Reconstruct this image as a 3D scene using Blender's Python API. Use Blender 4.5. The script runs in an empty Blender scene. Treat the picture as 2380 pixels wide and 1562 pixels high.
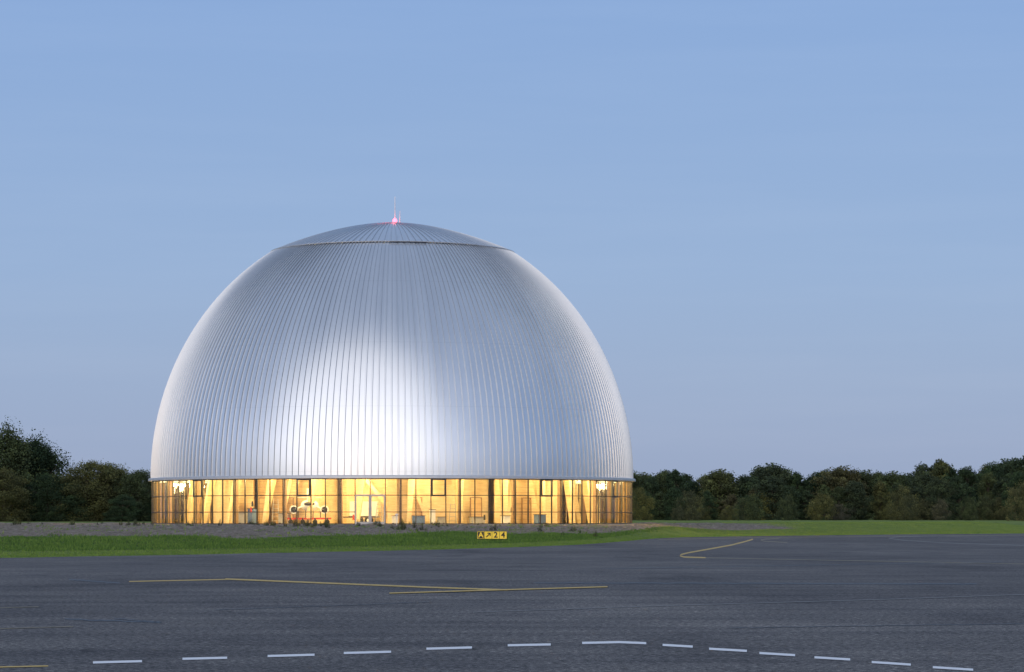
import bpy, math, random
import numpy as np
from mathutils import Vector, Matrix
random.seed(4); np.random.seed(4)
scene=bpy.context.scene
F=6353.0; CX=1190.0; HY=1205.0; CAMH=1.5
rad=math.radians
def G(px,py):
    Y=F*CAMH/(py-HY); return ((px-CX)/F*Y, Y)
def XatY(px,Y): return (px-CX)/F*Y

# ---------------------------------------------------------------- node helpers
def new_mat(name):
    m=bpy.data.materials.new(name); m.use_nodes=True
    nt=m.node_tree; b=nt.nodes["Principled BSDF"]
    return m,nt,b
def N(nt,t,**kw):
    n=nt.nodes.new(t)
    for k,v in kw.items():
        if k in n.inputs.keys(): n.inputs[k].default_value=v
        else: setattr(n,k,v)
    return n
def ramp(nt,fac,stops):
    r=nt.nodes.new("ShaderNodeValToRGB"); cr=r.color_ramp
    while len(cr.elements)<len(stops): cr.elements.new(0.5)
    for e,(p,c) in zip(cr.elements,stops):
        e.position=p; e.color=(c[0],c[1],c[2],1)
    nt.links.new(fac,r.inputs[0]); return r
def mixc(nt,f,a,b,mode='MIX'):
    m=nt.nodes.new("ShaderNodeMix"); m.data_type='RGBA'; m.blend_type=mode
    for s,v in ((0,f),(6,a),(7,b)):
        if isinstance(v,(int,float)): m.inputs[s].default_value=v
        elif isinstance(v,tuple): m.inputs[s].default_value=(v[0],v[1],v[2],1)
        else: nt.links.new(v,m.inputs[s])
    return m.outputs[2]
def math_(nt,op,a,b=None,clamp=False):
    m=nt.nodes.new("ShaderNodeMath"); m.operation=op; m.use_clamp=clamp
    for i,v in enumerate((a,b)):
        if v is None: continue
        if isinstance(v,(int,float)): m.inputs[i].default_value=v
        else: nt.links.new(v,m.inputs[i])
    return m.outputs[0]
def noise(nt,vec,scale,detail=4,rough=0.6):
    n=N(nt,"ShaderNodeTexNoise"); n.inputs["Scale"].default_value=scale
    n.inputs["Detail"].default_value=detail; n.inputs["Roughness"].default_value=rough
    if vec is not None: nt.links.new(vec,n.inputs["Vector"])
    return n.outputs[0]
def mapping(nt,src,scale=(1,1,1),rot=(0,0,0)):
    m=nt.nodes.new("ShaderNodeMapping"); m.inputs["Scale"].default_value=scale; m.inputs["Rotation"].default_value=rot
    nt.links.new(src,m.inputs[0]); return m.outputs[0]
def simple(name,col,rough=0.6,metal=0.0,var=0.15,scale=3.0,emit=None,es=0):
    m,nt,b=new_mat(name)
    tc=N(nt,"ShaderNodeTexCoord").outputs["Object"]
    n=noise(nt,tc,scale)
    d=tuple(c*(1-var) for c in col); l=tuple(min(1,c*(1+var)) for c in col)
    r=ramp(nt,n,[(0.3,d),(0.7,l)])
    nt.links.new(r.outputs[0],b.inputs["Base Color"])
    b.inputs["Roughness"].default_value=rough; b.inputs["Metallic"].default_value=metal
    if emit:
        b.inputs["Emission Color"].default_value=(*emit,1); b.inputs["Emission Strength"].default_value=es
    return m

# ---------------------------------------------------------------- mesh helpers
def obj_from(name,verts,faces,mats,parent=None,midx=None,smooth=False):
    me=bpy.data.meshes.new(name); me.from_pydata(verts,[],faces)
    if not isinstance(mats,(list,tuple)): mats=[mats]
    for m in mats: me.materials.append(m)
    if midx is not None: me.polygons.foreach_set("material_index",midx)
    if smooth: me.polygons.foreach_set("use_smooth",[True]*len(me.polygons))
    me.update()
    o=bpy.data.objects.new(name,me); scene.collection.objects.link(o)
    if parent: o.parent=parent
    return o
def empty(name,loc=(0,0,0),rz=0):
    e=bpy.data.objects.new(name,None); e.location=loc; e.rotation_euler=(0,0,rz); e.empty_display_size=0.5
    scene.collection.objects.link(e); return e
class MB:
    def __init__(s): s.v=[];s.f=[];s.m=[]
    def box(s,c,size,rz=0,mi=0,M=None,taper=1.0):
        hx,hy,hz=[q/2 for q in size]; b=len(s.v)
        R=Matrix.Rotation(rz,4,'Z') if M is None else M
        for sx,sy,sz in ((-1,-1,-1),(1,-1,-1),(1,1,-1),(-1,1,-1),(-1,-1,1),(1,-1,1),(1,1,1),(-1,1,1)):
            t=taper if sz>0 else 1
            p=R@Vector((sx*hx*t,sy*hy*t,sz*hz)); s.v.append((c[0]+p.x,c[1]+p.y,c[2]+p.z))
        for f in ((0,3,2,1),(4,5,6,7),(0,1,5,4),(1,2,6,5),(2,3,7,6),(3,0,4,7)):
            s.f.append(tuple(b+i for i in f)); s.m.append(mi)
    def tube(s,p0,p1,r0,r1,n=8,mi=0,cap=True):
        p0=Vector(p0);p1=Vector(p1);d=(p1-p0).normalized()
        u=d.orthogonal().normalized(); w=d.cross(u); b=len(s.v)
        for p,r in ((p0,r0),(p1,r1)):
            for i in range(n):
                a=2*math.pi*i/n; q=p+u*math.cos(a)*r+w*math.sin(a)*r; s.v.append(tuple(q))
        for i in range(n):
            j=(i+1)%n; s.f.append((b+i,b+j,b+n+j,b+n+i)); s.m.append(mi)
        if cap:
            s.f.append(tuple(b+n-1-i for i in range(n))); s.m.append(mi)
            s.f.append(tuple(b+n+i for i in range(n))); s.m.append(mi)
    def ellip(s,c,r,nu=20,nv=10,mi=0,rz=0):
        b=len(s.v)
        for j in range(nv+1):
            ph=math.pi*j/nv
            for i in range(nu):
                a=2*math.pi*i/nu
                x=r[0]*math.sin(ph)*math.cos(a);y=r[1]*math.sin(ph)*math.sin(a);z=r[2]*math.cos(ph)
                s.v.append((c[0]+x*math.cos(rz)-y*math.sin(rz),c[1]+x*math.sin(rz)+y*math.cos(rz),c[2]+z))
        for j in range(nv):
            for i in range(nu):
                k=(i+1)%nu; s.f.append((b+j*nu+i,b+(j+1)*nu+i,b+(j+1)*nu+k,b+j*nu+k)); s.m.append(mi)
    def make(s,name,mats,parent=None,smooth=False):
        return obj_from(name,s.v,s.f,mats,parent,s.m,smooth)

# ---------------------------------------------------------------- terrain functions
EDGE=[(-400,-400),(-100,-30),(-80,10),(-45,64),(-19.4,103.6),(-13.9,112.1),(-9.3,120.6),(-3.9,130.5),(0.22,142.2),(3.9,156),(6.9,176),(10.7,205),(14,219),(20.5,232),(36.9,257),(51,272),(90,310),(160,370),(400,480),(3000,900)]
EX=np.array([e[0] for e in EDGE],float); EY=np.array([e[1] for e in EDGE],float)
def edgeY(X): return np.interp(X,EX,EY)
BX,BY,BZ=-10.46,240.0,0.98
LX=[-60,-20,-1,4,10,20,60]; LV=[90,85,83,72,32,45,70]
def terr(X,Y):
    X=np.asarray(X,float);Y=np.asarray(Y,float)
    d=Y-edgeY(X)
    L=np.interp(X,LX,LV)
    u=np.clip(d/L,0,1); s=u*u*(3-2*u)
    z=-0.03+0.055*np.clip(d/0.8,0,1)+0.95*s
    bump=(np.sin(X*0.9+Y*0.23)+np.sin(X*0.37-Y*0.31+1)+np.sin(X*1.7+Y*0.9)+0.6*np.sin(X*3.1-Y*1.3))*0.04*np.clip((u-0.45)*4,0,1)*np.clip((330-Y)/60,0.2,1)
    z=z+bump+0.28*np.clip((Y-300)/300,0,1)
    r=np.hypot(X-BX,Y-BY); k=np.clip((r-22.5)/5,0,1)
    return z*k+BZ*(1-k)
def dirtmask(X,Y):
    X=np.asarray(X,float);Y=np.asarray(Y,float)
    d=Y-edgeY(X); L=np.interp(X,LX,LV); u=d/L
    wob=0.05*np.sin(X*0.35)+0.03*np.sin(X*0.9+2)
    m=np.clip((u-0.46+wob)*10,0,1)*np.clip((300-Y)/30,0,1)*np.clip((32+2*np.sin(Y*.2)-X)/6,0,1)
    return m

# ---------------------------------------------------------------- materials
asph,nt,b=new_mat("asphalt")
pos=N(nt,"ShaderNodeNewGeometry").outputs["Position"]
g1=noise(nt,pos,12,4,0.95); g2=noise(nt,pos,0.3,5,0.65)
g3=noise(nt,mapping(nt,pos,(0.10,0.9,1),(0,0,0.12)),1.0,6,0.7)
g4=noise(nt,mapping(nt,pos,(0.5,0.10,1),(0,0,-0.3)),0.6,5,0.7)
g5=noise(nt,mapping(nt,pos,(1.0,0.35,1)),1.6,3,0.7)
g6=noise(nt,mapping(nt,pos,(0.06,0.035,1)),1.0,3,0.5)
c=ramp(nt,g1,[(0.37,(0.040,0.038,0.037)),(0.5,(0.120,0.113,0.108)),(0.62,(0.42,0.39,0.36))]).outputs[0]
c=mixc(nt,1.0,c,ramp(nt,g2,[(0.3,(0.70,0.70,0.72)),(0.7,(1.18,1.16,1.12))]).outputs[0],'MULTIPLY')
c=mixc(nt,1.0,c,ramp(nt,g3,[(0.3,(0.66,0.66,0.68)),(0.5,(1.0,1.0,1.0)),(0.7,(1.25,1.25,1.23))]).outputs[0],'MULTIPLY')
c=mixc(nt,1.0,c,ramp(nt,g4,[(0.32,(0.72,0.72,0.73)),(0.45,(1.0,1.0,1.0)),(0.7,(1.05,1.05,1.03))]).outputs[0],'MULTIPLY')
c=mixc(nt,1.0,c,ramp(nt,g5,[(0.26,(0.5,0.5,0.5)),(0.36,(1.0,1.0,1.0))]).outputs[0],'MULTIPLY')
c=mixc(nt,1.0,c,ramp(nt,g6,[(0.38,(0.82,0.82,0.83)),(0.6,(1.15,1.14,1.12))]).outputs[0],'MULTIPLY')
nt.links.new(c,b.inputs["Base Color"]); b.inputs["Roughness"].default_value=0.9
b.inputs["Specular IOR Level"].default_value=0.2
bm=N(nt,"ShaderNodeBump"); bm.inputs["Strength"].default_value=0.5; bm.inputs["Distance"].default_value=0.01
nt.links.new(g1,bm.inputs["Height"]); nt.links.new(bm.outputs[0],b.inputs["Normal"])
# ground
gm,nt,b=new_mat("grass_and_soil")
pos=N(nt,"ShaderNodeNewGeometry").outputs["Position"]
at=N(nt,"ShaderNodeAttribute",attribute_name="dirt").outputs["Fac"]
at2=N(nt,"ShaderNodeAttribute",attribute_name="mown").outputs["Fac"]
n1=noise(nt,pos,1.3,6,0.7); n2=noise(nt,pos,0.15,4,0.6); n3=noise(nt,mapping(nt,pos,(1,0.35,1)),3.5,6,0.8)
gr=ramp(nt,n1,[(0.3,(0.06,0.10,0.024)),(0.7,(0.15,0.215,0.055))]).outputs[0]
mw=ramp(nt,n1,[(0.3,(0.15,0.22,0.055)),(0.7,(0.28,0.36,0.10))]).outputs[0]
gr=mixc(nt,at2,gr,mw)
gr=mixc(nt,1.0,gr,ramp(nt,n2,[(0.3,(0.8,0.85,0.8)),(0.7,(1.25,1.1,1.0))]).outputs[0],'MULTIPLY')
di=ramp(nt,n3,[(0.32,(0.10,0.085,0.05)),(0.45,(0.27,0.215,0.16)),(0.55,(0.36,0.29,0.225)),(0.70,(0.58,0.49,0.40))]).outputs[0]
f=math_(nt,'ADD',math_(nt,'MULTIPLY',at,1.7),math_(nt,'MULTIPLY',math_(nt,'SUBTRACT',n1,0.68),2.6))
f=math_(nt,'MULTIPLY',f,1.6,True)
c=mixc(nt,f,gr,di); nt.links.new(c,b.inputs["Base Color"]); b.inputs["Roughness"].default_value=0.95
b.inputs["Specular IOR Level"].default_value=0.1
bm=N(nt,"ShaderNodeBump"); bm.inputs["Strength"].default_value=0.9; bm.inputs["Distance"].default_value=0.25
nt.links.new(n3,bm.inputs["Height"]); nt.links.new(bm.outputs[0],b.inputs["Normal"])
# grass blades
gb,nt,b=new_mat("grass_blades")
pos=N(nt,"ShaderNodeNewGeometry").outputs["Position"]
n1=noise(nt,pos,0.5,6,0.7)
a=N(nt,"ShaderNodeAttribute",attribute_name="tone").outputs["Fac"]
c1=ramp(nt,n1,[(0.3,(0.075,0.15,0.032)),(0.7,(0.165,0.26,0.06))]).outputs[0]
c2=ramp(nt,a,[(0.0,(0.7,0.8,0.7)),(0.6,(1.4,1.3,1.05)),(1.0,(2.4,1.7,1.7))]).outputs[0]
c=mixc(nt,1.0,c1,c2,'MULTIPLY'); nt.links.new(c,b.inputs["Base Color"]); b.inputs["Roughness"].default_value=0.8
b.inputs["Specular IOR Level"].default_value=0.2
# metal cladding
def metal(name,base,NR):
    met,nt,b=new_mat(name)
    tc=N(nt,"ShaderNodeTexCoord").outputs["Object"]
    sp=N(nt,"ShaderNodeSeparateXYZ"); nt.links.new(tc,sp.inputs[0])
    ang=math_(nt,'ARCTAN2',sp.outputs[0],sp.outputs[1])
    cell=math_(nt,'FLOOR',math_(nt,'MULTIPLY',ang,NR/(2*math.pi)))
    cv=N(nt,"ShaderNodeCombineXYZ"); nt.links.new(cell,cv.inputs[0])
    wn=N(nt,"ShaderNodeTexWhiteNoise"); wn.noise_dimensions='3D'; nt.links.new(cv.outputs[0],wn.inputs[0])
    big=noise(nt,tc,0.14,4,0.55)
    lo=tuple(x*base for x in(0.95,0.962,0.972))
    c=ramp(nt,wn.outputs["Value"],[(0,lo),(1,(base*.985,base*1.0,base*1.01))]).outputs[0]
    c=mixc(nt,1.0,c,ramp(nt,big,[(0.3,(0.93,0.935,0.94)),(0.7,(1.03,1.03,1.03))]).outputs[0],'MULTIPLY')
    fr=math_(nt,'FRACT',math_(nt,'MULTIPLY',sp.outputs[2],0.19))
    ln=math_(nt,'LESS_THAN',fr,0.008)
    c=mixc(nt,math_(nt,'MULTIPLY',ln,0.12),c,(0.35,0.36,0.38))
    nt.links.new(c,b.inputs["Base Color"]); b.inputs["Metallic"].default_value=0.9
    ro=math_(nt,'ADD',0.31,math_(nt,'MULTIPLY',wn.outputs["Value"],0.04)); nt.links.new(ro,b.inputs["Roughness"])
    dent=noise(nt,tc,0.4,2,0.5)
    bm=N(nt,"ShaderNodeBump"); bm.inputs["Strength"].default_value=0.12; bm.inputs["Distance"].default_value=0.05
    nt.links.new(dent,bm.inputs["Height"]); nt.links.new(bm.outputs[0],b.inputs["Normal"])
    return met
met=metal("standing_seam_aluminium",0.89,240); seam=metal("shaded_seam_metal",0.62,240)  # seam sides use a darker copy of the cladding: rib shading put into colour
gut=simple("galvanised_gutter",(0.68,0.69,0.71),0.5,0.6,0.06)
frame=simple("anthracite_frame",(0.045,0.045,0.05),0.45,0.3,0.1)
frame_l=simple("dark_mullion",(0.07,0.06,0.052),0.4,0.4,0.1)
doorf=simple("grey_door_frame",(0.42,0.42,0.42),0.4,0.4,0.1)
def wood(name,col,boards=True):
    m,nt,b=new_mat(name)
    tc=N(nt,"ShaderNodeTexCoord").outputs["Object"]
    n=noise(nt,mapping(nt,tc,(1,1,9)),1.2,5,0.65)
    n2=noise(nt,tc,0.7,3,0.5)
    c=ramp(nt,n,[(0.3,tuple(x*0.80 for x in col)),(0.7,tuple(min(1,x*1.1) for x in col))]).outputs[0]
    c=mixc(nt,1.0,c,ramp(nt,n2,[(0.3,(0.82,0.76,0.66)),(0.7,(1.08,1.08,1.08))]).outputs[0],'MULTIPLY')
    if boards:
        sp=N(nt,"ShaderNodeSeparateXYZ"); nt.links.new(tc,sp.inputs[0])
        fr=math_(nt,'LESS_THAN',math_(nt,'FRACT',math_(nt,'MULTIPLY',sp.outputs[2],2.2)),0.09)
        c=mixc(nt,math_(nt,'MULTIPLY',fr,0.45),c,tuple(x*.3 for x in col))
    nt.links.new(c,b.inputs["Base Color"]); b.inputs["Roughness"].default_value=0.6
    return m
w1=wood("spruce_panel",(0.68,0.51,0.29)); w2=wood("plywood_panel",(0.76,0.61,0.38),False); w3=wood("larch_panel",(0.56,0.38,0.19))
glulam=wood("glulam_timber",(0.74,0.58,0.35),False); colw=wood("facade_post_timber",(0.30,0.19,0.10),False)
conc=simple("concrete",(0.38,0.36,0.33),0.7,0,0.12,2)
white=simple("white_paint",(0.78,0.78,0.76),0.4,0,0.05)
black=simple("black_rubber",(0.03,0.03,0.03),0.6,0,0.1)
red=simple("red_paint",(0.55,0.04,0.03),0.4,0,0.1)
blu=simple("blue_workwear",(0.10,0.16,0.3),0.6,0,0.1)
gl,nt,b=new_mat("facade_glass")
nt.nodes.remove(b); out=nt.nodes["Material Output"]
tr=N(nt,"ShaderNodeBsdfTransparent"); tr.inputs[0].default_value=(0.95,0.94,0.90,1)
gs=N(nt,"ShaderNodeBsdfGlossy"); gs.inputs["Roughness"].default_value=0.02
fr=N(nt,"ShaderNodeFresnel"); fr.inputs[0].default_value=1.4
mx=N(nt,"ShaderNodeMixShader"); nt.links.new(fr.outputs[0],mx.inputs[0]); nt.links.new(tr.outputs[0],mx.inputs[1]); nt.links.new(gs.outputs[0],mx.inputs[2])
nt.links.new(mx.outputs[0],out.inputs[0])

# ---------------------------------------------------------------- ground sheet
def graded(lo,hi,step,far,g=1.25):
    a=list(np.arange(lo,hi+1e-6,step)); s=step; x=hi
    while x<far: s*=g; x+=s; a.append(x)
    s=step;x=lo
    while x>-far: s*=g; x-=s; a.insert(0,x)
    return np.array(a)
xs=graded(-60,70,0.7,4500); ys=graded(90,330,0.8,4500)
XX,YY=np.meshgrid(xs,ys); ZZ=terr(XX,YY)
ZZ=ZZ+np.random.randn(*ZZ.shape)*0.035*dirtmask(XX,YY)*(np.hypot(XX-BX,YY-BY)>23)
nx,ny=len(xs),len(ys)
V=np.stack([XX.ravel(),YY.ravel(),ZZ.ravel()],1)
idx=np.arange(nx*ny).reshape(ny,nx)
Fc=np.stack([idx[:-1,:-1].ravel(),idx[:-1,1:].ravel(),idx[1:,1:].ravel(),idx[1:,:-1].ravel()],1)
go=obj_from("ground",V.tolist(),Fc.tolist(),gm,smooth=True)
def fattr(o,name,vals):
    a=o.data.attributes.new(name,'FLOAT','POINT'); a.data.foreach_set("value",np.asarray(vals,dtype=np.float32).ravel())
fattr(go,"dirt",dirtmask(XX,YY))
dd=YY-edgeY(XX); mown=np.clip((16+3*np.sin(XX*.2)-dd)/5,0,1)
mown=np.maximum(mown,np.clip((XX-14)/8,0,1)); mown=np.maximum(mown,np.clip((YY-290)/20,0,1))
fattr(go,"mown",mown)
ax=np.concatenate([np.arange(-400,-60,5),np.arange(-60,80,0.4),np.arange(80,3000,20)])
ey=edgeY(ax)+0.25*np.sin(ax*2.1)+0.25*np.random.randn(len(ax))*(np.abs(ax)<80)
av=[];af=[]
for x,y in zip(ax,ey): av+= [(x,-420,0),(x,max(y,-419),0)]
for i in range(len(ax)-1): af.append((2*i,2*i+2,2*i+3,2*i+1))
obj_from("asphalt_apron",av,af,asph)

# ---------------------------------------------------------------- markings
def paint(name,col,wear,cov=0.35):
    m,nt,b=new_mat(name)
    pos=N(nt,"ShaderNodeNewGeometry").outputs["Position"]
    n=noise(nt,pos,9,5,0.75)
    c=ramp(nt,n,[(cov,(0.16,0.15,0.14)),(cov+0.12,col)]).outputs[0]
    c=mixc(nt,wear,c,(0.14,0.135,0.13)) 
    nt.links.new(c,b.inputs["Base Color"]); b.inputs["Roughness"].default_value=0.7
    return m
wp=paint("white_road_paint",(0.95,0.93,0.90),0.0,0.15); yp=paint("yellow_road_paint",(0.74,0.49,0.11),0.05)
yf=paint("faded_yellow_paint",(0.36,0.27,0.11),0.45); pf=paint("faded_pale_line",(0.28,0.26,0.23),0.4); ck=simple("bitumen_crack_seal",(0.03,0.028,0.026),0.5)
def stripe(mb,pts,th,z=0.006):
    P=[G(*p) for p in pts]
    th=[t for t in (th if isinstance(th,list) else [th]*len(P))]
    b=len(mb.v)
    for i,(p,(px,py),t) in enumerate(zip(P,pts,th)):
        a=G(px,py-t); c=G(px,py+t)
        mb.v+=[(a[0],a[1],z),(c[0],c[1],z)]
    for i in range(len(P)-1):
        mb.f.append((b+2*i,b+2*i+1,b+2*i+3,b+2*i+2)); mb.m.append(0)
wm=MB()
for seg in [[(216,1541),(330,1538)],[(424,1532.5),(528,1530)],[(622,1526),(731,1523)],[(799,1519),(909,1516)],[(991,1509),(1097,1506)],[(1180,1501),(1280,1499)],[(1353,1495.5),(1440,1493.5),(1502,1496)],[(1540,1500),(1610,1504)],[(1648,1509),(1736,1514)],[(1765,1519),(1848,1524)],[(1893,1529),(1976,1534)],[(2026,1540),(2117,1546)],[(2168,1552),(2262,1558)],[(2320,1566),(2420,1573)],[(-180,1556),(-70,1552)]]:
    stripe(wm,seg,2.6)
wm.make("white_dashed_marking",wp)
ym=MB()
stripe(ym,[(300,1352),(530,1347)],1.1); stripe(ym,[(524,1346.5),(1000,1366),(1180,1372)],1.6,0.010); stripe(ym,[(905,1380),(1412,1365)],1.3,0.014)
stripe(ym,[(1750,1253.5),(1735,1258),(1700,1267),(1650,1276),(1600,1285),(1584,1289),(1580,1292),(1590,1295),(1640,1296.5)],1.4)
stripe(ym,[(-40,1553),(0,1551.5),(112,1549)],1.4)
ym.make("yellow_taxi_line",yp)
yfm=MB()
stripe(yfm,[(1640,1296.5),(1800,1300),(2380,1311)],0.6); stripe(yfm,[(1810,1252),(1780,1253),(1768,1255),(1775,1258),(1830,1261)],0.8)
stripe(yfm,[(0,1462),(170,1457)],0.8); stripe(yfm,[(0,1413),(90,1411)],0.7)
stripe(yfm,[(1530,1254),(1760,1249.5),(2380,1244)],0.5)
yfm.make("faded_taxi_line",yf)
pm=MB()
stripe(pm,[(1100,1424),(1500,1410),(2050,1394),(2500,1378)],0.7)
arc=[(2380,1268),(2200,1262),(2100,1256),(2065,1251),(2090,1247.5),(2200,1246)]
stripe(pm,arc,0.5)
pm.make("faded_circle_marking",pf)
cm=MB()
def crack(a,b_,th,n=24,am=1.0):
    pts=[]
    for i in range(n+1):
        t=i/n; pts.append((a[0]+(b_[0]-a[0])*t,a[1]+(b_[1]-a[1])*t+random.uniform(-am,am)))
    stripe(cm,pts,th,0.005)
crack((150,1440),(375,1447),1.2); crack((265,1438),(375,1447),0.9); crack((160,1347),(278,1356),1.2); crack((1240,1355),(2270,1358),1.1,60,0.6)
crack((1400,1322),(2330,1306),0.5,40,0.4); crack((500,1418),(1000,1400),0.5,40,0.6); crack((1700,1460),(2380,1450),0.5,40,0.8)
cm.make("asphalt_cracks",ck)

# ---------------------------------------------------------------- building
H=empty("domed_hangar",(BX,BY,0))
R=21.0; ZE=4.93; B=22.9
def P(a,r,z): return (r*math.sin(a),-r*math.cos(a),z)
def revolve(name,prof,nr,h,mats,fr=(0.0,0.36,0.42,0.54,0.60)):
    offs=(0,0,h,h,0)
    vs=[];fs=[];mi=[]
    cols=nr*5
    norm=[]
    for i,(r,z) in enumerate(prof):
        p0=prof[max(i-1,0)];p1=prof[min(i+1,len(prof)-1)]
        t=(p1[0]-p0[0],p1[1]-p0[1]); l=math.hypot(*t); norm.append((t[1]/l,-t[0]/l))
    for (r,z),(n0,n1) in zip(prof,norm):
        for k in range(nr):
            for q,o in zip(fr,offs):
                a=2*math.pi*(k+q)/nr; o2=min(o,r*0.08)
                vs.append(P(a,r+n0*o2,z+n1*o2))
    for j in range(len(prof)-1):
        for c in range(cols):
            d=(c+1)%cols
            fs.append((j*cols+c,j*cols+d,(j+1)*cols+d,(j+1)*cols+c)); mi.append(1 if c%5 in(1,3) else 0)
    o=obj_from(name,vs,fs,mats,H,mi,smooth=True)
    o.data.set_sharp_from_angle(angle=rad(20))
    return o
rr=10.6
tmax=math.acos(rr/R)
prof=[(R*math.cos(t),ZE+B*math.sin(t)) for t in np.linspace(0,tmax,48)]
revolve("dome_cladding",prof,240,0.10,[met,seam])
zr=prof[-1][1]
cap=[]
for t in np.linspace(1,0.012,26):
    r=10.64*t; cap.append((r,27.35-(27.35-zr-0.03)*t**1.75))
revolve("dome_cap_cladding",cap,120,0.08,[met,seam])
m=MB(); n=240
for i in range(n):
    a0=2*math.pi*i/n;a1=2*math.pi*(i+1)/n
    m.tube(P(a0,10.69,zr+0.07),P(a1,10.69,zr+0.07),0.045,0.045,6,0,False)
m.make("cap_rim",gut,H)
m=MB()
for i in range(14):
    a0=rad(1+i*1.2);a1=rad(1+(i+1)*1.2); b=len(m.v)
    m.v+=[P(a0,10.90,zr-0.05),P(a1,10.90,zr-0.05),P(a1,10.80,zr+0.04),P(a0,10.80,zr+0.04)]; m.f.append((b,b+1,b+2,b+3)); m.m.append(0)
m.make("rim_shadow_strip",frame,H)  # dark strip stands in for the shadowed gap under the cap rim
# eave gutter
m=MB(); n=216
pr=[(20.95,ZE+0.05),(21.22,ZE+0.03),(21.30,ZE-0.02),(21.30,ZE-0.20),(21.02,ZE-0.22)]
for i in range(n):
    for r,z in pr: m.v.append(P(2*math.pi*i/n,r,z))
for i in range(n):
    for k in range(4):
        a=i*5+k;b=((i+1)%n)*5+k; m.f.append((a,b,b+1,a+1)); m.m.append(0)
m.make("eave_gutter",gut,H)
# facade
PH=rad(4.2); DA=rad(360/108); ZT=ZE-0.20
mu=MB(); gp=MB(); dk=MB(); dr=MB()
def mid(k): return PH+(k+0.5)*DA
cw=2*21*math.sin(DA/2)
doors=(-3,-2); wins=(-16,-7,2,10,18,27,36,45)
for k in range(-54,54):
    a=PH+k*DA; am=mid(k)
    mu.box(P(a,20.95,(BZ+ZT)/2),(0.065,0.12,ZT-BZ-0.004),a)
    zs=[BZ+1.04,BZ+2.38]
    for zz in ([zs[0],zs[1]] if k not in doors else []):
        mu.box(P(am,20.95,zz),(cw-0.05,0.08,0.06),am)
    mu.box(P(am,20.95,ZT-0.045),(cw-0.052,0.10,0.09),am,0)
    mu.box(P(am,20.95,BZ+0.06),(cw-0.052,0.10,0.12),am,0)
    b=len(gp.v); a1=a+DA; r=20.93
    gp.v+=[P(a,r,BZ+0.05),P(a1,r,BZ+0.05),P(a1,r,ZT),P(a,r,ZT)]; gp.f.append((b,b+1,b+2,b+3)); gp.m.append(0)
    if k in wins:
        z0,z1=BZ+2.30,ZT-0.02; zc=(z0+z1)/2
        for sx in(-1,1):
            p=Vector(P(am,21.03,zc))+Vector((math.cos(am),math.sin(am),0))*sx*(cw/2-0.07); dk.box(p,(0.13,0.12,z1-z0),am)
        dk.box(P(am,21.03,z0+0.065),(cw-0.27,0.118,0.13),am); dk.box(P(am,21.03,z1-0.065),(cw-0.27,0.118,0.13),am)
for k in doors:
    am=mid(k)
    z1=BZ+2.45
    for sx in(-1,1):
        p=Vector(P(am,21.04,BZ+1.22))+Vector((math.cos(am),math.sin(am),0))*sx*(cw/2-0.06); dr.box(p,(0.11,0.10,2.42),am)
    dr.box(P(am,21.04,z1-0.08),(cw-0.24,0.098,0.15),am); dr.box(P(am,21.04,BZ+0.14),(cw-0.24,0.098,0.22),am)
    s=1 if k==-3 else -1
    p=Vector(P(am,21.13,BZ+1.1))+Vector((math.cos(am),math.sin(am),0))*s*(cw/2-0.1); dr.tube(p-Vector((0,0,.2)),p+Vector((0,0,.2)),0.02,0.02,6)
mu.make("facade_mullions",frame_l,H); gp.make("facade_glazing",gl,H); dk.make("opening_windows",frame,H); dr.make("entrance_door",doorf,H)
m=MB(); n=108
for i in range(n):
    a=PH+i*DA
    for r,z in((21.25,BZ-0.4),(21.25,BZ+0.05),(20.8,BZ+0.05)): m.v.append(P(a,r,z))
for i in range(n):
    for k in range(2):
        a=i*3+k;b=((i+1)%n)*3+k; m.f.append((a,b,b+1,a+1)); m.m.append(0)
m.make("plinth",conc,H)
m=MB(); b=0
for i in range(108): m.v.append(P(i*DA,20.8,BZ+0.03))
m.f.append(tuple(range(108))); m.m.append(0)
m.make("floor_slab",conc,H)
m=MB()
for i in range(108):
    for r,z in((20.7,5.35),(9,5.9)): m.v.append(P(i*DA,r,z))
for i in range(108):
    j=(i+1)%108; m.f.append((2*i,2*i+1,2*j+1,2*j)); m.m.append(0)
m.make("bounce_soffit",w2,H)  # unseen ring deck added to bounce the interior light
cp=MB(); ar=MB()
for k in range(27):
    a=PH+k*4*DA
    cp.box(P(a,20.62,(BZ+5.3)/2+0.02),(0.22,0.30,5.3-BZ),a)
    b=len(ar.v); w=0.15
    t=Vector((math.cos(a),math.sin(a),0))
    for (r,z,dp) in((18.0,BZ+0.03,0.35),(17.2,5.6,0.6)):
        for s1,s2 in((-1,-1),(1,-1),(1,1),(-1,1)):
            ar.v.append(tuple(Vector(P(a+rad(2.4),r+s2*dp/2,z))+t*(s1*w*(1 if z<2 else 2.0)+(0.35 if z>2 else 0))))
    for f in((0,1,5,4),(1,2,6,5),(2,3,7,6),(3,0,4,7)): ar.f.append(tuple(b+q for q in f)); ar.m.append(0)
cp.make("facade_posts",colw,H)
def beam(mb,p0,p1,w,d):
    p0=Vector(p0);p1=Vector(p1);dv=p1-p0; z=dv.normalized()
    up=Vector((0,1,0)); x=z.cross(up).normalized(); y=z.cross(x)
    M=Matrix((x,y,z)).transposed().to_4x4(); c=(p0+p1)/2; mb.box(c,(w,d,dv.length),M=M)
for (a0,a1) in((12,7),(-30,-27),(22,19),(36,40),(50,46)):
    beam(ar,P(rad(a0),16.9,BZ+0.3),P(rad(a1),16.9,5.2),0.24,0.3)
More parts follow.
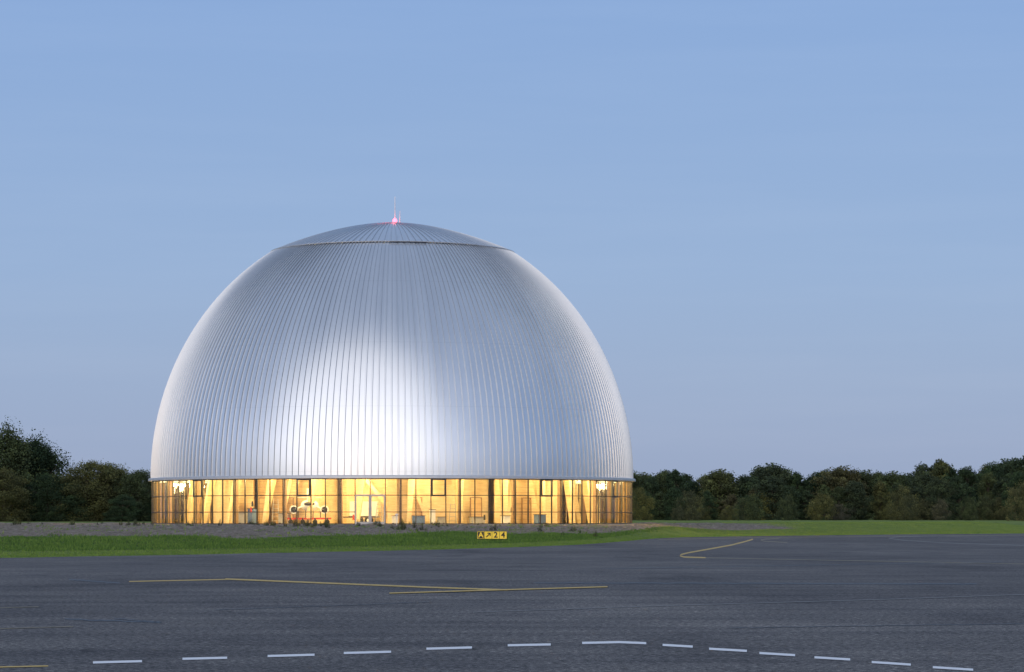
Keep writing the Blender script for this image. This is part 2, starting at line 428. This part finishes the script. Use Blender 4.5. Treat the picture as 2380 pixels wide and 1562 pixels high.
beam(ar,P(rad(-9),11.6,1.6),P(rad(3),11.6,4.6),0.35,0.3); beam(ar,P(rad(-9),12.2,5.0),P(rad(3),12.2,1.8),0.3,0.3)
ar.make("timber_arches",glulam,H)
wl=MB()
k=-54
while k<54:
    n_=random.choice((2,2,3,4)); base_r=15.6+random.choice((0,0,0.4,-0.4)); mi=random.choice((0,1,1,0,1,2)); 
    for q in range(n_):
        if k>=54: break
        am=mid(k); deg=math.degrees(am); op=-24<deg<2
        r=10.5 if op else base_r
        w=2*r*math.sin(DA/2)*1.02
        wl.box(P(am,r,3.45),(w,0.12,4.9),am,mi)
        k+=1
for deg in(-24.5,3.5):
    a=rad(deg); wl.box(P(a,13,3.45),(0.15,5.2,4.9),a,1)
wl.make("inner_timber_wall",[w1,w2,w3],H)
m=MB()
for deg in (-38,-29,9,27,45,-52):
    a=rad(deg); t=Vector((math.cos(a),math.sin(a),0)); r=16.5
    m.box(P(a,r,BZ+1.07),(0.92,0.06,2.06),a,0)
    for s in(-1,1): m.box(Vector(P(a,r,BZ+1.10))+t*s*0.50,(0.07,0.12,2.16),a,1)
    m.box(P(a,r,BZ+2.22),(1.07,0.12,0.08),a,1)
m.make("interior_doors",[w3,colw],H)
m=MB()
for deg,z,mi in((-32.3,2.2,0),(-31.9,2.7,1),(31.0,2.2,1),(32.0,2.25,0),(-6.5,1.6,0),(24,1.6,1)):
    m.tube(P(rad(deg),20.25,z-.22),P(rad(deg),20.25,z+.2),0.09,0.07,8,mi)
m.make("fire_extinguishers",[red,black],H)
m=MB()
for deg,r,w,h in((-40,18.2,.8,.9),(-36,18.6,.5,1.2),(9,18.3,1.0,.6),(15,18,.6,.5),(44,18.4,.9,.7),(3,19,.5,.6),(25,18,1.2,.5),(-27,18,.9,.8),(12.5,18.5,.4,1.1),(33,18.2,.6,.6)):
    m.box(P(rad(deg),r,BZ+0.12+h/2),(w,.5,h),rad(deg),random.choice((0,1,2)))
    m.box(P(rad(deg),r,BZ+0.14+h),(w+.1,.6,.04),rad(deg),3)
    for s in(-1,1): m.tube(Vector(P(rad(deg),r-.3,BZ+.1))+Vector((s*w*.3,0,0)),Vector(P(rad(deg),r+.32,BZ+.1))+Vector((s*w*.3,0,0)),.07,.07,8,3)
for deg,r,h in((-31,17.5,2.1),(-44,18,1.8),(18,18.2,1.7),(-1,18.5,1.5)):
    p=Vector(P(rad(deg),r,BZ+.03))
    for s in(-1,1):
        m.tube(p+Vector((s*.3,0,0)),p+Vector((s*.18,.3,h)),.03,.03,6,0); m.tube(p+Vector((s*.3,.7,0)),p+Vector((s*.18,.32,h)),.02,.02,6,0)
    for q in range(5): m.tube(p+Vector((-.28+.02*q,.05*q,.3+.33*q)),p+Vector((.28-.02*q,.05*q,.3+.33*q)),.02,.02,5,0)
m.make("tool_cabinets",[conc,white,blu,black],H)
lm=simple("lamp_tube",(0.9,0.9,0.85),0.4,0,0.02,1,(1.0,0.80,0.45),6.0)
m=MB()
for k in range(27):
    a=PH+(k*4+2)*DA; m.box(P(a,18.6,5.30),(1.2,0.14,0.06),a)
m.make("ceiling_lamps",lm,H)
for k in range(27):
    a=PH+(k*4+2)*DA; d=abs(((math.degrees(a)+180)%360)-180)
    L=bpy.data.lights.new("interior_lamp",'POINT'); L.energy=random.uniform(470,590) if d<100 else 250; L.color=(1.0,0.79,0.36); L.shadow_soft_size=0.5
    o=bpy.data.objects.new("interior_lamp",L); o.location=P(a,19.3,4.95); o.parent=H; scene.collection.objects.link(o)
for x,y in((-6,-14),(-2,-14),(-7,-11.8)):
    L=bpy.data.lights.new("hall_lamp",'POINT'); L.energy=500; L.color=(1.0,0.82,0.42); L.shadow_soft_size=0.4
    o=bpy.data.objects.new("hall_lamp",L); o.location=(x,y,5.1); o.parent=H; scene.collection.objects.link(o)
mastm=simple("mast_white_metal",(0.85,0.85,0.87),0.5,0.0,0.04)
m=MB()
m.tube((0.18,0,27.2),(0.18,0,27.9),0.06,0.05,8); m.tube((0.18,0,27.9),(0.18,0,29.75),0.05,0.035,6)
m.tube((0.62,0,27.1),(0.62,0,28.5),0.045,0.03,6); m.tube((-0.1,0,27.45),(0.5,0,27.45),0.03,0.03,6)
m.make("lightning_mast",mastm,H)
rl=simple("red_beacon_lens",(0.9,0.2,0.2),0.3,0,0.02,1,(1.0,0.10,0.16),5)
m=MB(); m.ellip((0.18,-0.12,27.62),(0.19,0.19,0.21),12,8); m.make("obstruction_light",rl,H,True)
L=bpy.data.lights.new("obstruction_lamp",'POINT'); L.energy=12; L.color=(1,0.1,0.12); L.shadow_soft_size=0.2
o=bpy.data.objects.new("obstruction_lamp",L); o.location=(0.18,-0.6,27.75); o.parent=H; scene.collection.objects.link(o)

# airship gondola inside
g0=Vector((BX-6.1,BY-16.6,BZ+0.03))
E=empty("airship_gondola",g0)
m=MB()
m.ellip((0,0.4,1.55),(0.75,0.7,0.50),24,12,0); m.box((0,0.4,2.35),(0.45,0.5,1.2),0,0)
m.ellip((0,0.02,1.66),(0.50,0.42,0.20),16,8,1); m.box((0.0,0.3,2.2),(2.0,0.06,0.05),0,0)
m.make("cabin",[white,black],E,True)
m=MB()
for s in(-1,1):
    m.tube((s*0.5,0.1,1.5),(s*1.15,-0.2,1.25),0.07,0.05,8,0)
    n=20;cx=s*1.25;cz=1.2
    for i in range(n):
        a0=2*math.pi*i/n;a1=2*math.pi*(i+1)/n
        for yy in(-0.35,-0.15,0.05):
            m.tube((cx+.30*math.cos(a0),yy,cz+.30*math.sin(a0)),(cx+.30*math.cos(a1),yy,cz+.30*math.sin(a1)),0.05,0.05,6,0,False)
    m.ellip((cx,-0.2,cz),(0.10,0.4,0.10),10,8,1)
    m.tube((cx,0.02,cz),(cx,0.06,cz),.27,.27,16,1)
    for q in range(3):
        a=q*2.094+.4; m.box((cx+.15*math.cos(a),-0.25,cz+.15*math.sin(a)),(0.28,0.02,0.07),M=Matrix.Rotation(-a,4,'Y'),mi=1)
m.make("ducted_propellers",[white,black],E)
m=MB()
m.box((0,0,0.5),(3.6,0.12,0.10),0,0); m.box((0,-.5,0.45),(3.6,0.1,0.08),0,0)
for x in(-1.5,-0.5,0.5,1.5):
    m.tube((x,-.55,.2),(x,-.45,.2),.2,.2,12,1); m.box((x,-.3,.4),(0.1,.6,.3),0,1)
    m.box((x*0.6,0,.85),(.07,.07,.6),0,1)
m.make("trolley",[red,black],E)
E=empty("white_equipment_trailer",(BX-2.2,BY-13.5,BZ+0.03))
m=MB()
m.box((0.4,0,1.3),(2.3,1.4,1.2),0,0); m.box((0.4,0,0.62),(2.5,1.3,0.12),0,1); m.box((-1.1,0,0.6),(0.9,0.1,0.1),0,1)
for x in(0.0,0.8):
    for y in(-0.7,0.7): m.tube((x,y-.1,.33),(x,y+.1,.33),.33,.33,16,1); m.tube((x,y-.12,.33),(x,y+.12,.33),.14,.14,10,0)
m.make("trailer_body",[white,black],E)

# ---------------------------------------------------------------- taxiway sign
sy=160.0; sx0=XatY(1109,sy); s=sy/F; sz=float(terr(sx0+.8,sy))
E=empty("taxiway_sign",(sx0,sy,sz))
ybk=simple("sign_yellow",(0.75,0.5,0.03),0.4,0,0.03,2,(0.9,0.62,0.05),0.30); bk=simple("sign_black",(0.012,0.012,0.012),0.4)
W=69*s; Hh=18.5*s; z0=0.10
m=MB(); m.box((W/2,0.06,z0+Hh/2),(W,0.12,Hh)); 
for x in(.25,W-.25): m.box((x,0.06,z0/2-.1),(.08,.08,z0+.2))
m.make("sign_case",bk,E)
pw=W/4; bd=0.02
m=MB()
m.box((pw*0.5,-0.004,z0+Hh/2),(pw-2*bd+.02,0.006,Hh-2*bd))
m2=MB(); m2.box((pw*0.5,-0.010,z0+Hh/2),(pw-2*bd-.03,0.006,Hh-2*bd-.045)); m2.make("black_panel",bk,E)
for i in(1,2,3): m.box((pw*(i+.5),-0.004,z0+Hh/2),(pw-0.022,0.006,Hh-2*bd))
m.make("yellow_panels",ybk,E)
def text(ch,x,z,size,mat,y):
    c=bpy.data.curves.new("letter",'FONT'); c.body=ch; c.size=size; c.align_x='CENTER'; c.align_y='CENTER'; c.extrude=0.002; c.offset=0.012
    c.materials.append(mat); o=bpy.data.objects.new("letter_"+ch,c); o.location=(x,y,z); o.rotation_euler=(math.pi/2,0,0); o.parent=E; scene.collection.objects.link(o)
text("A",pw*.5,z0+Hh/2,0.42,ybk,-0.018); text("2",pw*2.5,z0+Hh/2,0.46,bk,-0.012); text("4",pw*3.5,z0+Hh/2,0.46,bk,-0.012)
m=MB(); c0=Vector((pw*1.5,-0.012,z0+Hh/2))
m.box(c0+Vector((-.02,0,-.02)),(0.06,0.004,0.28),M=Matrix.Rotation(math.pi/4,4,'Y'))
m.box(c0+Vector((0.04,-0.003,0.115)),(0.19,0.004,0.055)); m.box(c0+Vector((0.11,-0.006,0.045)),(0.055,0.004,0.19))
m.make("arrow",bk,E)
py_=200.0; px_=XatY(922,py_); m=MB(); z_=float(terr(px_,py_))
m.tube((px_,py_,z_-.1),(px_,py_,z_+.75),.03,.03,8); m.box((px_,py_-.04,z_+.8),(.22,.02,.12)); m.make("marker_post",white)

# ---------------------------------------------------------------- grass blades
def blades(name,X,Y,h,w,tone):
    n=len(X); Z=terr(X,Y)-0.02
    a=np.random.rand(n)*math.pi; dx=np.cos(a)*w/2; dy=np.sin(a)*w/2
    lx=(np.random.rand(n)-.5)*h*0.7; ly=(np.random.rand(n)-.5)*h*0.7
    v=np.empty((n,3,3)); v[:,0]=np.stack([X-dx,Y-dy,Z],1); v[:,1]=np.stack([X+dx,Y+dy,Z],1); v[:,2]=np.stack([X+lx,Y+ly,Z+h],1)
    me=bpy.data.meshes.new(name); me.vertices.add(3*n); me.vertices.foreach_set("co",v.ravel())
    me.loops.add(3*n); me.loops.foreach_set("vertex_index",np.arange(3*n,dtype=np.int32))
    me.polygons.add(n); me.polygons.foreach_set("loop_start",np.arange(0,3*n,3,dtype=np.int32)); me.polygons.foreach_set("loop_total",np.full(n,3,dtype=np.int32))
    me.update(calc_edges=True); me.materials.append(gb)
    o=bpy.data.objects.new(name,me); scene.collection.objects.link(o)
    fattr(o,"tone",np.repeat(tone,3)); return o
n=240000
X=np.random.uniform(-30,60,n); d=np.random.rand(n)**1.3*80; Y=edgeY(X)+d+0.1
vis=(np.abs(X)<Y*0.2+3)&(np.hypot(X-BX,Y-BY)>22.3)
dm=dirtmask(X,Y)
clump=np.sin(X*1.3+np.sin(Y*.5)*2)*np.sin(Y*.27+X*.4)*np.sin(X*.23+1)
thr=np.where(clump>0.25,0.80,0.985)
vis&=(np.random.rand(n)>np.clip(dm*1.3,0,1)*thr)
X,Y,d,dm,clump=X[vis],Y[vis],d[vis],dm[vis],clump[vis]; n=len(X)
tall=(d>14)&(X<12)
pat=np.clip(0.5+0.5*np.sin(X*.7+3*np.sin(Y*.21))*np.sin(Y*.4+X*.2),0,1)
h=np.where(tall,0.07+0.17*np.random.rand(n)*pat,0.03+0.05*np.random.rand(n))
w=np.where(tall,0.09,0.07)
tone=np.clip(np.random.rand(n)*0.45+np.where(tall,0.0,0.32)+np.clip((X-12)/60,0,.2)+dm*0.4,0,1)
blades("grass_verge",X,Y,h,w,tone)

# ---------------------------------------------------------------- trees
bark=simple("bark",(0.09,0.07,0.055),0.9,0,0.3,2)
def foliage(name,stops):
    m,nt,b=new_mat(name)
    oi=N(nt,"ShaderNodeObjectInfo"); a=N(nt,"ShaderNodeAttribute",attribute_name="tone").outputs["Fac"]
    c=ramp(nt,oi.outputs["Random"],stops).outputs[0]
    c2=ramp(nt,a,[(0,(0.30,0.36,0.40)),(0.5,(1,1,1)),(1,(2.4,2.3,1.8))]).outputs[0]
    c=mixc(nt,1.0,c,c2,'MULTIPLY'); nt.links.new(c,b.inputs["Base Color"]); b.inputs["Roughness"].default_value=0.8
    b.inputs["Specular IOR Level"].default_value=0.15
    return m
fol=foliage("foliage",[(0.0,(0.028,0.048,0.026)),(0.3,(0.040,0.066,0.032)),(0.6,(0.046,0.062,0.036)),(0.8,(0.066,0.088,0.038)),(0.94,(0.095,0.100,0.040)),(1.0,(0.075,0.066,0.042))])
fols=foliage("shrub_foliage",[(0.0,(0.06,0.085,0.035)),(0.5,(0.075,0.08,0.045)),(0.8,(0.12,0.12,0.04)),(1.0,(0.09,0.085,0.07))])
def tree_mesh(name,seed,h=10,w=7,base=0.12,nc=60,nl=110,ls=0.28,droop=False,fm=None,trunk=True):
    rs=np.random.RandomState(seed); mb=MB()
    clumps=[]
    lob=[(rs.rand()*6.28,rs.uniform(.6,1.15)) for _ in range(5)]
    for i in range(nc):
        t=rs.rand()
        zc=base+(1-base)*t
        prof=(1-max(0,(t-0.35)/0.65)**2.2)**0.5*(0.88+0.12*min(1,t/0.3))
        a=rs.rand()*2*math.pi; la,lf=lob[int(a/6.284*5)]
        rad_=math.sqrt(rs.rand())*prof*w/2*rs.uniform(0.8,1.12)*lf
        hh=zc*h*0.93*(0.84+0.16*lf)
        clumps.append((rad_*math.cos(a),rad_*math.sin(a),hh,rs.uniform(0.06,0.15)*w,rs.rand()))
    if trunk:
        p=Vector((0,0,0)); r=0.028*h
        for i in range(5):
            q=p+Vector((rs.uniform(-.2,.2),rs.uniform(-.2,.2),h*0.15)); mb.tube(p,q,r,r*.78,7,0,False); p=q; r*=.78
        for c in clumps[::3]:
            z0=min(c[2]*0.6,h*.7); mb.tube((0,0,z0),(c[0],c[1],c[2]),0.008*h,0.002*h,5,0,False)
    vs=[];tn=[]
    for c in clumps:
        m=nl; d=rs.randn(m,3); d/=np.linalg.norm(d,axis=1)[:,None]; rr_=rs.rand(m)**0.5
        rr_*=np.where(rs.rand(m)<0.12,1.35,1.0)
        rad3=np.array([c[3]*1.15,c[3]*1.15,c[3]*(2.2 if droop else 0.8)])
        p=np.array(c[:3])+d*rr_[:,None]*rad3
        p[:,2]=np.maximum(p[:,2],0.1)
        nrm=rs.randn(m,3)+d*0.8+np.array([0,0,0.4]); nrm/=np.linalg.norm(nrm,axis=1)[:,None]
        u=np.cross(nrm,rs.randn(m,3)); u/=np.linalg.norm(u,axis=1)[:,None]; v=np.cross(nrm,u)
        s_=ls*rs.uniform(.5,1.2,m)[:,None]
        q=np.stack([p-u*s_*.6,p-v*s_*.45,p+u*s_*.6,p+v*s_*.45],1)
        vs.append(q); tn.append(np.repeat(np.clip(0.4*c[4]+0.35*(d[:,2]*rr_*.5+.5)+0.25*rs.rand(m),0,1),4))  # upper leaves of each clump lighter: top light put into the leaf colour
    Q=np.concatenate(vs).reshape(-1,3); nb=len(mb.v); nq=len(Q)//4
    verts=mb.v+Q.tolist(); faces=mb.f+[(nb+4*i,nb+4*i+1,nb+4*i+2,nb+4*i+3) for i in range(nq)]
    me=bpy.data.meshes.new(name); me.from_pydata(verts,[],faces); me.materials.append(bark); me.materials.append(fm or fol)
    me.polygons.foreach_set("material_index",[0]*len(mb.f)+[1]*nq)
    at=me.attributes.new("tone",'FLOAT','POINT'); at.data.foreach_set("value",np.concatenate([np.zeros(nb)]+tn).astype(np.float32))
    me.update(); return me
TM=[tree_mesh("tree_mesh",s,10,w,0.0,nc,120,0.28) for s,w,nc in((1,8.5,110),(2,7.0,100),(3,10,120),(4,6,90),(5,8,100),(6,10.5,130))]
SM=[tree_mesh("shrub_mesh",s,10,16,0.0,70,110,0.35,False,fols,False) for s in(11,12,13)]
def place(me,name,x,y,h,parent=None,wf=1.0):
    o=bpy.data.objects.new(name,me); z=float(terr(x,y))-0.1
    o.location=(x,y,z); o.rotation_euler=(0,0,random.uniform(0,6.28)); k=h/10; o.scale=(k*wf,k*wf,k); 
    if parent: o.parent=parent
    scene.collection.objects.link(o); return o
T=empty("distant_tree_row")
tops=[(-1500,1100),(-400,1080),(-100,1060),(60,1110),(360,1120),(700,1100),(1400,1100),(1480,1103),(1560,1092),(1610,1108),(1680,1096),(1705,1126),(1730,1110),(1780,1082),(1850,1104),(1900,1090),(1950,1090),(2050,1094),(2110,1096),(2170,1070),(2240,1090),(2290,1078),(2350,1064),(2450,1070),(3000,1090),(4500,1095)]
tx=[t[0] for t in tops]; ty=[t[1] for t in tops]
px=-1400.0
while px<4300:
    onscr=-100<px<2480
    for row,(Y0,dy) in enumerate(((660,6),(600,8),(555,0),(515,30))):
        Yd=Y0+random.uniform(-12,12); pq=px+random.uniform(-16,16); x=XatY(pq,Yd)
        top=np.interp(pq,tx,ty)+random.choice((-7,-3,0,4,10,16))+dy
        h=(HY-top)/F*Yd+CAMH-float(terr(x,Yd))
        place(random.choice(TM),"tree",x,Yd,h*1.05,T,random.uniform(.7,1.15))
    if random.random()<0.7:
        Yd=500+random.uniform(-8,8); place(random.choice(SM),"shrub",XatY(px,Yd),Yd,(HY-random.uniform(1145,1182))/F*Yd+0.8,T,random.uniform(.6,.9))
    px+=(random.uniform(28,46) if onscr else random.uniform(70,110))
LT=tree_mesh("weeping_tree_mesh",31,10,8.5,.0,170,220,0.19,True)
LM=[tree_mesh("big_tree_mesh",s,10,w,.0,150,200,0.19) for s,w in((21,10),(22,9.5),(23,10.5))]
for px,top,Yd,me,wf in((28,1015,390,LT,1.2),(92,1038,395,LT,1.2),(60,1030,400,LM[2],1.1),(-60,1030,400,LM[0],1),(150,1108,400,LM[1],1.2),(205,1071,385,LM[2],1.05),(252,1078,388,LM[0],1.15),(318,1093,385,LM[0],1.2),(350,1112,395,LM[1],1.1),(190,1105,402,LM[1],1.2),(280,1102,404,LM[0],1.2),(10,1090,380,LM[1],1.3),(110,1100,384,LM[2],1.2),(170,1150,383,LM[0],1.3),(285,1150,380,LM[1],1.4),(345,1165,385,LM[2],1.4)):
    x=XatY(px,Yd); h=(HY-top)/F*Yd+CAMH-float(terr(x,Yd)); place(me,"deciduous_tree",x,Yd,h*1.04,None,wf)
for px,top,Yd in((1600,1140,470),(1830,1150,480),(1490,1135,465),(2250,1155,470),(2100,1130,480),(2372,1120,430),(1745,1150,470),(2400,1150,440)):
    x=XatY(px,Yd); h=(HY-top)/F*Yd+.6; place(random.choice(SM),"bush",x,Yd,h,None,random.uniform(.5,.7))
WM=tree_mesh("weed_mesh",41,10,9,0.0,22,60,0.5,True,fols,False)
WD=empty("weed_patch")
for i in range(120):
    px=random.choice((690,700,750,915,930,1000,1270,650,600,180,300,850,1150,1330,1040,50,450,760,640))+random.gauss(0,26); Yd=random.uniform(180,210)
    x=XatY(px,Yd); place(WM,"weed",x,Yd,random.uniform(.2,.55)*(1.7 if 900<px<950 else 1),WD,1.0)

# ---------------------------------------------------------------- world
w=bpy.data.worlds.new("World"); scene.world=w; w.use_nodes=True; nt=w.node_tree
bg=nt.nodes["Background"]
tc=N(nt,"ShaderNodeTexCoord").outputs["Generated"]
sp=N(nt,"ShaderNodeSeparateXYZ"); nt.links.new(tc,sp.inputs[0])
z=math_(nt,'MAXIMUM',sp.outputs[2],0.0)
grad=ramp(nt,z,[(0.0,(0.280,0.365,0.545)),(0.03,(0.275,0.375,0.590)),(0.09,(0.262,0.388,0.645)),(0.19,(0.222,0.358,0.655)),(0.5,(0.22,0.32,0.53)),(1.0,(0.25,0.32,0.47))]).outputs[0]
cl=noise(nt,mapping(nt,tc,(2.5,2.5,30),(0,0.08,0)),1.6,5,0.6)
clr=ramp(nt,cl,[(0.45,(0.985,0.99,0.995)),(0.75,(1.06,1.035,1.015))]).outputs[0]
grad=mixc(nt,1.0,grad,clr,'MULTIPLY')
sd=Vector((-0.28,-1,0.12)).normalized()
dp=N(nt,"ShaderNodeVectorMath"); dp.operation='DOT_PRODUCT'; nt.links.new(tc,dp.inputs[0]); dp.inputs[1].default_value=sd
gw=math_(nt,'POWER',math_(nt,'MAXIMUM',dp.outputs["Value"],0.0),1.5)
gl2=math_(nt,'POWER',math_(nt,'SUBTRACT',1.0,z),2.6)
glow=mixc(nt,math_(nt,'MULTIPLY',gw,gl2),(0,0,0),(1.22,1.09,0.98))
tot=mixc(nt,1.0,grad,glow,'ADD')
sky=N(nt,"ShaderNodeTexSky"); sky.sky_type='NISHITA'; sky.sun_disc=False; sky.sun_elevation=rad(5); sky.sun_rotation=rad(195)
sk=mixc(nt,1.0,sky.outputs[0],(0.02,0.02,0.02),'MULTIPLY')
tot=mixc(nt,1.0,tot,sk,'ADD')
nt.links.new(tot,bg.inputs[0]); bg.inputs[1].default_value=0.97
S=bpy.data.lights.new("sun",'SUN'); S.energy=0.9; S.angle=rad(75); S.color=(1,0.91,0.81)
so=bpy.data.objects.new("sun",S); so.rotation_euler=Vector((0.28,1,-0.32)).to_track_quat('-Z','Y').to_euler(); so.location=(0,-50,50); scene.collection.objects.link(so)

cam=bpy.data.cameras.new("camera"); co=bpy.data.objects.new("camera",cam); scene.collection.objects.link(co)
co.location=(0,0,CAMH); co.rotation_euler=(math.pi/2,0,0); cam.sensor_width=36; cam.lens=36*F/2380; cam.shift_y=(HY-781)/2380
cam.clip_end=12000; cam.clip_start=0.5; scene.camera=co
scene.view_settings.view_transform='Standard'; scene.view_settings.look='None'; scene.view_settings.exposure=0
